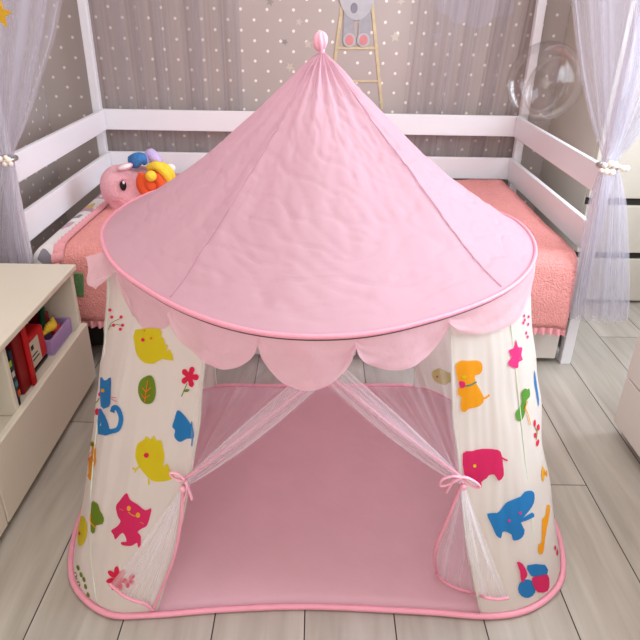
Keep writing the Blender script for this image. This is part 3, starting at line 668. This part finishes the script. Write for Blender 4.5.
E_.shape([(124, 96), (150, 90), (180, 83), (225, 86), (236, 100), (240, 125), (243, 160), (230, 176), (222, 168), (215, 158), (200, 160), (194, 168), (178, 180), (178, 196), (150, 172), (128, 158)], 'pink', 2)
E_.stroke([(228, 90), (236, 108), (254, 118)], 5, 'pink'); E_.dot(157, 132, 5, 'yellow', layer=1)
G = Cr(420, 470, K)
G.shape([(285, 185), (328, 182), (348, 162), (365, 140), (388, 128), (428, 112), (445, 92), (475, 88), (487, 105), (484, 140), (465, 172), (440, 202), (476, 180), (486, 198), (452, 215), (430, 224), (445, 256), (436, 285), (415, 298), (395, 298), (390, 275), (365, 262), (350, 265), (345, 290), (325, 278), (312, 250), (298, 220)], 'blue', 2)
G.dot(379, 214, 6, 'hot', layer=1); G.dot(425, 181, 6, 'hot', layer=1)
G.dot(455, 505, 38, 'blue', 40); G.shape([(410, 390), (435, 398), (455, 440), (448, 460), (430, 478), (424, 430)], 'pink', 2, layer=1)
G.shape([(456, 406), (532, 404), (541, 445), (485, 455), (465, 440)], 'blue', 2); G.shape([(475, 458), (505, 450), (541, 445), (549, 480), (541, 515), (500, 520), (480, 490)], 'pink', 2, layer=1)
G.shape([(540, 150), (553, 155), (549, 200), (541, 240), (532, 290), (527, 335), (520, 358), (503, 350), (505, 315), (518, 305), (520, 210), (534, 195)], 'orange', 2)
G.shape([(515, 0), (540, 0), (541, 30), (524, 22)], 'orange', 1); G.dot(575, 332, 4, 'red', 10); G.dot(584, 352, 4, 'red', 14); G.dot(596, 374, 3, 'red', 12)
G.shape([(520, 548), (540, 540), (556, 530), (550, 562), (535, 576), (515, 580)], 'orange', 1)
Q_ = Cr(430, 330, 640/90)
Q_.shape([(10, 310), (30, 285), (70, 268), (110, 290), (140, 305), (158, 290), (160, 362), (130, 375), (122, 388), (80, 385), (35, 360)], 'faint', 2, inner=True); Q_.dot(55, 330, 7, 'pink', inner=True, layer=1)
for k, bm in enumerate(panels):
    me = bpy.data.meshes.new('wall_panel'); bm.to_mesh(me); bm.free()
    o = link('wall_panel', me, [M['wallc']]+[INK[s] for s in slots[k]], tent)
    o['label'] = ['white front left wall with printed animals', 'white front right wall with printed animals', 'white left side wall', 'white right side wall'][k]
o = done('window_net', grid(lambda u, v: wall(RBR*(1-u)+RBL*u, v), 30, 30), M['mesh'], tent); o['label'] = 'sheer net rear wall'
def outline(k, n, z): return [Vector((CX+(rb_(2*pi*i/n)+k)*cos(2*pi*i/n), CY+(rb_(2*pi*i/n)+k)*sin(2*pi*i/n), z)) for i in range(n)]
# floor sheet
def fl_(u, v):
    a = 2*pi*u; r = rb_(a)*v; x, y = CX+r*cos(a), CY+r*sin(a)
    return (x, y, .004+.0035*(1+nz(x*3, y*3, 2))*(1 if v < .97 else .3))
done('floor_sheet', grid(fl_, 160, 40, True), M['sheetfloor'], tent)
done('base_piping', tube(outline(.001, 260, .008), .0068, 8, True), M['pipe'], tent)
for fa in (sL, sR):
    done('corner_pole', tube([wall(fa(t/30), t/30, 0)+Vector((0, .0004, 0)) for t in range(0, 31)], .0018, 6), M['seam'], tent)
for fa in (eL, eR):
    done('opening_hem', tube([wall(fa(t/40), t/40) for t in range(0, 41)], .0025, 6), M['wallc'], tent)
for a in (RBL, RBR): done('corner_pole', tube([wall(a, t/20, 0) for t in range(0, 21)], .003, 6), M['seam'], tent)
# hoop + roof
hoop = [Vector((CX+(rr(2*pi*i/200))*cos(2*pi*i/200), CY+(rr(2*pi*i/200))*sin(2*pi*i/200), ZR)) for i in range(200)]
done('hoop_piping', tube(hoop, .0048, 8, True), M['pipe'], tent)
done('hoop_wire', tube([Vector((p.x, p.y, p.z-.0060))+(Vector((CX, CY, ZR))-p)*.003 for p in hoop], .0022, 6, True), M['hoop'], tent)
ZA = 1.106; ridges = [math.radians(x) for x in (236, 317, 40, 140)]
def ridge(a):
    return max(max(0, 1-abs(((a-r_+pi) % (2*pi))-pi)/.16) for r_ in ridges)
def roofp(a, t):
    r = .006*(1-t)+(rr(a)-.002)*t; q = ridge(a)
    sag = -.010*sin(pi*t)*(1-.9*q)+.006*q*sin(pi*min(1, t*1.05))
    z = ZR+(ZA-ZR)*((1-t)**1.13)+sag
    g = math.exp(-t*6); z += .008*g*sin(a*22)*min(1, t*14); r += .0022*g*sin(a*22+1)*min(1, t*14)
    s_ = min(1, t*5)*min(1, (1-t)*8)
    cr_ = abs(nz(a*3+t*5, t*9-a*2, 5)); z += s_*(.006*nz(a*4, t*3, 7)+.0022*nz(a*14+t*6, t*7, 3)-.0032*max(0, 1-cr_*11)-.0032*max(0, 1-10*abs(nz(a*7-t*8, t*6+a, 15))))
    if abs(t-.16) < .012: z += .0015*sin(a*60)
    return Vector((CX+r*cos(a), CY+r*sin(a), z))
done('roof', grid(lambda u, v: roofp(2*pi*u, v**.85), 260, 110, True), M['pink'], tent)
for r_ in ridges[:2]:
    done('roof_seam', tube([roofp(r_, t/60)+Vector((0, -.001, .0015)) for t in range(3, 60)], .0011, 6), M['pink'], tent)
bm = bmesh.new()
def knot(q, n):
    a = math.atan2(n.y, n.x); return q*(1+.07*sin(7*a+n.z*3))
blob(bm, (CX-.003, CY, ZA+.021), (.0150, .0150, .0195), 4, Matrix.Rotation(.12, 3, 'Y'), knot)
tube([(CX, CY, ZA-.008), (CX, CY, ZA+.002), (CX, CY, ZA+.012)], lambda t: .0085-.002*sin(pi*t), 16, bm=bm)
done('finial_knot', bm, M['pipelite'], tent)
# scalloped valance
def ring_w(px): # angle of the hoop below a column of the picture
    best = min(range(400), key=lambda k: abs(proj((CX+rr(pi+pi*k/400)*cos(pi+pi*k/400), CY+rr(pi+pi*k/400)*sin(pi+pi*k/400), ZR-.02))[0]-px))
    return pi+pi*best/400
bnd = [ring_w(q) for q in (118, 173, 259, 355, 448, 528)]
deps = [.074, .080, .095, .074, .072]; flar = [.3, .35, .2, .3, .5]
bnd = [bnd[0]-.25]+bnd+[bnd[-1]+.34]; deps = [.050]+deps+[.074]; flar = [1.9]+flar+[.5]
rest = bnd[0]+2*pi-bnd[-1]; nb = 10
for i in range(nb): bnd.append(bnd[7]+rest*(i+1)/nb); deps.append(.078); flar.append(.5)
def scallop(i):
    a0_ = bnd[i]-.004; span = bnd[i+1]-bnd[i]+.008; ph = random.uniform(0, 6); fl2 = flar[i]; dr = deps[i]
    def f(u, v):
        a = a0_+span*u; dep = dr*(max(0, 1-abs(2*u-1)**2.1))**.45
        dep = max(dep, .010)
        r = rr(a)-.001+(.024*fl2*v**1.4+.005*sin(u*9+ph)*v+.006*nz(u*6+i, v*4, 2)*v)
        return Vector((CX+r*cos(a), CY+r*sin(a), ZR-.005-dep*v))
    return f
for i in range(len(deps)):
    done('valance_scallop', grid(scallop(i), 24, 12), M['pinkv'], tent)
# door nets
def onwall(u, v, off=.018):
    d = ray(u, v).normalized(); h = BVH.ray_cast(CAM, d)
    return h[0]-d*off if h[0] is not None and h[0].y < 1.15 else atz(u, v, .016)
def net_curtain(top0, ea, tie, foot, edge, name='net_curtain', sg=1):
    """gathered door net: from the hoop to the tie, then flaring to the ground"""
    at_, tt = find(*tie); T = wall(at_, tt, 0)+Vector((0, -.012, 0)); A0 = ring_w(top0); A1 = ea(0)
    def up(u, v):
        a = A0+(A1-A0)*(u**2.1); p = wall(a, 0, 0)+Vector((0, 0, -.004)); s = u*14*pi
        tq = T+Vector((0, .006*sin(s), .010*cos(u*pi)*1))+Vector((sg*.004*cos(s), 0, 0))
        p = p+Vector((0, .010*sin(s)*(1-u*.5), 0)); e = v**.9
        q = p.lerp(tq, e); sagx = sin(pi*v)*(.006*(1-u))
        # curtains hang away from the taut line, drawn back inside the door
        q += Vector((0, .010*sin(s)*sin(pi*v), -sagx*1.0)); return q
    t_ = thing_part = bpy.data.objects.new(name, None); C.objects.link(t_); t_.parent = tent; t_.matrix_parent_inverse = Matrix.Translation(-tent.location)
    def sub(nm, bm, m):
        me = bpy.data.meshes.new(nm); bmesh.ops.recalc_face_normals(bm, faces=bm.faces); bm.to_mesh(me); bm.free(); o = link(nm, me, m); o.parent = t_; return o
    sub('upper_net', grid(up, 150, 30), M['net'])
    # the bunched free edge
    def bunch(u, v):
        a = A0+(A1-A0)*(.16*u); p = wall(a, .02, 0); tq = T+Vector((sg*.006*(u-.5), 0, .012*(u-.5)))
        wdt = 1; q = p.lerp(tq, v); return q+Vector((0, .003*sin(u*30)-.008*sin(pi*v), -.004*sin(pi*v)+.034*sin(pi*v)**.6*(u-.5)+.003*sin(u*34)*sin(pi*v)))
    sub('gathered_edge', grid(bunch, 60, 30), M['netd'])
    pth = [up(0, t/30)+Vector((0, -.004, 0)) for t in range(31)]
    sub('edge_piping', tube(pth, .0030, 6), M['pipe'])
    # lower flare
    L = bez([onwall(*q) for q in foot], 10); n = len(L)-1; E0 = bez([T]+edge, 10); ne = len(E0)-1
    def low(u, v):
        x = u*n; i = min(int(x), n-1); f = L[i].lerp(L[i+1], x-i)
        s = u*8*pi; k = T+Vector((sg*.004*cos(s), .004*sin(s), -.004)); q = k.lerp(f, v)
        q += Vector((.005*sin(s)*sin(pi*v), -.006*abs(sin(s+.6))*sin(pi*v)-.014*sin(pi*v), 0)) 
        w_ = max(0, 1-u*3)**1.5  # free edge follows the piping curve
        y = v*ne; j = min(int(y), ne-1); e = E0[j].lerp(E0[j+1], y-j); return q.lerp(e, w_)
    sub('lower_net', grid(low, 110, 30), M['netd'])
    sub('edge_piping', tube([low(0, t/30)+Vector((0, -.002, .001)) for t in range(31)], .0036, 6), M['pipe'])
    sub('hem_piping', tube([low(u/60, 1)+Vector((0, -.002, .002)) for u in range(61)], .0036, 6), M['pipe'])
    return T
def bow(T, pts, tails):
    b = bpy.data.objects.new('ribbon_bow', None); C.objects.link(b); b.parent = tent; b.matrix_parent_inverse = Matrix.Translation(-tent.location)
    def sub(nm, bm): 
        o = done(nm, bm, M['pipelite']); o.parent = b
    def P(u, v, dy=0): return aty(u, v, T.y-.012+dy)
    for q in pts: sub('loop', tube(bez([P(*x) for x in q], 8), .0042, 8, flat=.45))
    for q in tails: sub('tail', tube(bez([P(*x) for x in q], 8), .0060, 8, flat=.35))
    bm = bmesh.new(); blob(bm, T+Vector((0, -.014, 0)), (.007, .006, .008), 2); sub('bow_knot', bm)
def gnd(u, v, z): return atz(u, v, z)
T1 = net_curtain(366, eL, (185, 480), [(153, 610), (146, 604), (133, 600), (122, 594), (110, 584)], [aty(181, 520, .93), aty(173, 560, .925), atz(153, 610, .014)], sg=-1)
bow(T1, [[(185, 480), (178, 474), (170, 473), (174, 478), (184, 481)]], [[(186, 481), (187, 490), (184, 501)], [(186, 481), (189, 490), (192, 499)]])
T2 = net_curtain(288, eR, (461, 478), [(436, 572), (447, 585), (471, 592), (484, 597), (496, 599), (508, 598)], [aty(449, 515, .955), aty(435, 550, .965), atz(436, 572, .014)])
bow(T2, [[(461, 477), (452, 476), (443, 479), (440, 485), (446, 485), (455, 481), (461, 478)], [(461, 477), (468, 478), (477, 483), (480, 487), (474, 487), (466, 482), (461, 478)]], [[(461, 477), (453, 481), (446, 492)]])

# ------------------------------------------------------------------ tulle canopy curtains
def pleated(bm, ctr, half, depth, z0, z1, n=220, nv=60, folds=17, seed=1):
    """closed pleated sleeve of tulle; centre, half width, depth are functions of v (0 top .. 1 bottom)"""
    def f(u, v):
        a = 2*pi*u; z = z0+(z1-z0)*v; c_ = ctr(v); h_ = half(v); d_ = depth(v)
        ph = folds*a+2.2*nz(a*1.5, v*1.2, seed); k = min(1, h_/.08)
        x = cos(a)*(h_+.006*sin(ph)*k); y = sin(a)*(d_+.014*k*sin(ph+1)+.006*nz(a*3, v*3, seed+3))
        return (c_[0]+x, c_[1]+y, z)
    return grid(f, n, nv, True, bm)
def interp(T):
    def f(v):
        for (a, x), (b, y) in zip(T, T[1:]):
            if v <= b: t = max(0, (v-a)/(b-a)); t = t*t*(3-2*t) if False else t; return x+(y-x)*t
        return T[-1][1]
    return f
def table(y, rows, z0, z1):
    """rows: (pixel row, left column, right column) at distance y"""
    R_ = []
    for v, l, r in rows:
        a, b = aty(l, v, y), aty(r, v, y); z = (a.z+b.z)/2; R_.append(((z0-z)/(z0-z1), (a.x+b.x)/2, (b.x-a.x)/2))
    R_ = [R_[0]]+R_[1:]
    return interp([(t, c_) for t, c_, _ in R_]), interp([(t, h_) for t, _, h_ in R_])
def canopy(label, y, rows, z1, tiepx, seed):
    z0 = 1.915; t = thing('canopy_curtain', label, 'curtain', (aty(*tiepx, y).x, y, z1))
    cx_, hw = table(y, rows, z0, z1)
    bm = pleated(bmesh.new(), lambda v: (cx_(v), y), hw, lambda v: .012+.16*hw(v), z0, z1, seed=seed)
    done('tulle', bm, M['curt'], t)
    bm = pleated(bmesh.new(), lambda v: (cx_(v)+.01, y), lambda v: hw(v)*.72, lambda v: .006+.07*hw(v), z0, z1, folds=11, seed=seed+5)
    done('tulle_lining', bm, M['curt'], t)
    return t
# left curtain, right curtain (rows above the frame continue to the beam)
cl = canopy('lilac grey tulle curtain tied at the left bed post', 1.965, [(-420, -150, 160), (-150, -95, 105), (0, -70, 60), (40, -62, 52), (70, -50, 42), (100, -38, 33), (130, -24, 22), (150, -6, 14), (158, -1, 12), (168, -6, 15), (200, -24, 20), (235, -34, 26), (262, -38, 32), (275, -38, 34)], .33, (6, 158), 3)
cr2 = canopy('lilac grey tulle curtain tied at the right bed post', 1.965, [(-420, 430, 900), (-150, 520, 770), (0, 573, 712), (40, 577, 700), (80, 583, 682), (120, 592, 652), (150, 601, 626), (163, 604, 613), (175, 598, 620), (200, 590, 625), (240, 583, 627), (280, 574, 628), (305, 570, 628), (320, 570, 626)], .215, (608, 165), 9)
def tieback(parent, c, w_, label, beads):
    e = thing('beaded_tieback', label, 'curtain tieback', c)
    bm = bmesh.new(); tube([(c.x+w_*cos(k*pi/16), c.y+.030*sin(k*pi/16), c.z) for k in range(32)], .007, 8, True, bm); done('band', bm, M['metal'], e)
    for dx, dz, r_ in beads:
        bm = bmesh.new(); blob(bm, (c.x+dx, c.y-.036, c.z+dz), (r_, r_, r_), 2); done('bead', bm, M['pearl'], e)
tieback(cr2, aty(609, 165.5, 1.965), .034, 'pearl beaded tieback around the right tulle curtain', [(-.030, .008, .009), (-.014, .014, .011), (.002, .009, .011), (-.022, -.010, .011), (-.004, -.012, .012), (-.036, -.008, .008), (.018, .004, .007), (.030, .0, .010), (.040, 0, .010)])
tieback(cl, aty(6, 158.5, 1.965), .030, 'pearl beaded tieback around the left tulle curtain', [(.024, .004, .010), (.012, -.008, .009), (.030, -.008, .008), (0, .006, .010), (-.012, -.006, .010), (.018, .012, .007)])
# back tulle, behind the rails
def backnet(label, px0, px1, seed):
    xa, xb = aty(px0[0], 60, 3.115).x, aty(px1[0], 60, 3.115).x; xa2, xb2 = aty(px0[1], 106, 3.115).x, aty(px1[1], 106, 3.115).x
    def f(u, v):
        z = 1.915-1.55*v; k = (z-.76)/.25; l = xa2+(xa-xa2)*k*.45; r = xb2+(xb-xb2)*k*.45
        ph = u*52+2.5*nz(u*9, v*1.2, seed)
        return (l+(r-l)*u+.006*cos(ph), 3.118+.013*sin(ph)+.005*nz(u*22, v*2, seed+2), z)
    return tag(done('tulle_drape', grid(f, 300, 30), M['curtb']), label, 'curtain')
backnet('mauve grey tulle drape hanging behind the left half of the back rails', (90, 98), (241, 243), 2)
backnet('mauve grey tulle drape hanging behind the right half of the back rails', (408, 402), (540, 524), 6)

# ------------------------------------------------------------------ bubble balloon, gold star
bc = aty(545, 82, 2.55); R_ = .143
bb = thing('bubble_balloon', 'large clear bubble balloon floating by the right bed rail', 'balloon', bc)
bm = bmesh.new(); blob(bm, bc, (R_, R_, R_*1.02), 5); done('outer_film', bm, M['bub'], bb)
bm = bmesh.new(); blob(bm, bc+Vector((.01, 0, -.01)), (R_*.52, R_*.5, R_*.78), 4, Matrix.Rotation(.35, 3, 'Y')); done('inner_film', bm, M['bub'], bb)
bm = bmesh.new(); tube([bc+Vector((0, 0, -R_*1.0)), bc+Vector((0, 0, -R_*1.08))], lambda t: .006+.004*t, 10, bm=bm); done('neck', bm, M['bub'], bb)
for k in range(16):
    a = random.uniform(0, 6.28); e_ = random.uniform(-.8, .8); q = bc+Vector((cos(a)*cos(e_), sin(a)*cos(e_), sin(e_)))*R_*random.uniform(.3, .93)
    bm = bmesh.new(); blob(bm, q, (.0022,)*3, 1); done('glitter_fleck', bm, M['pearl'], bb)
sc_ = aty(-1, 13, 1.78)
thk = star(sc_.x, sc_.z, .035, .25)
bm = bmesh.new(); a = [bm.verts.new((x, 1.776, z)) for x, z in thk]; b = [bm.verts.new((x, 1.784, z)) for x, z in thk]; bm.faces.new(a); bm.faces.new(b[::-1])
for i in range(10): bm.faces.new((a[i], a[(i+1) % 10], b[(i+1) % 10], b[i]))
st_ = thing('star_ornament', 'gold star ornament hanging from the ceiling before the left tulle curtain', 'ornament', sc_)
done('star', bm, M['gold'], st_, False); done('thread', tube([(sc_.x, 1.78, sc_.z+.02), (sc_.x, 1.78, ZC)], .0008, 5), M['gold'], st_)
# unseen ceiling lamp, added to go with the ceiling fill; emits nothing itself
lp = thing('added_ceiling_lamp', 'round white ceiling lamp added out of view above the play tent', 'lamp', (0, .9, ZC))
bm = bmesh.new(); tube([(0, .9, ZC-.001), (0, .9, ZC-.02)], .2, 32, bm=bm); done('base', bm, M['white'], lp)
bm = bmesh.new(); blob(bm, (0, .9, ZC-.03), (.18, .18, .05), 3); done('shade', bm, M['glow'], lp)
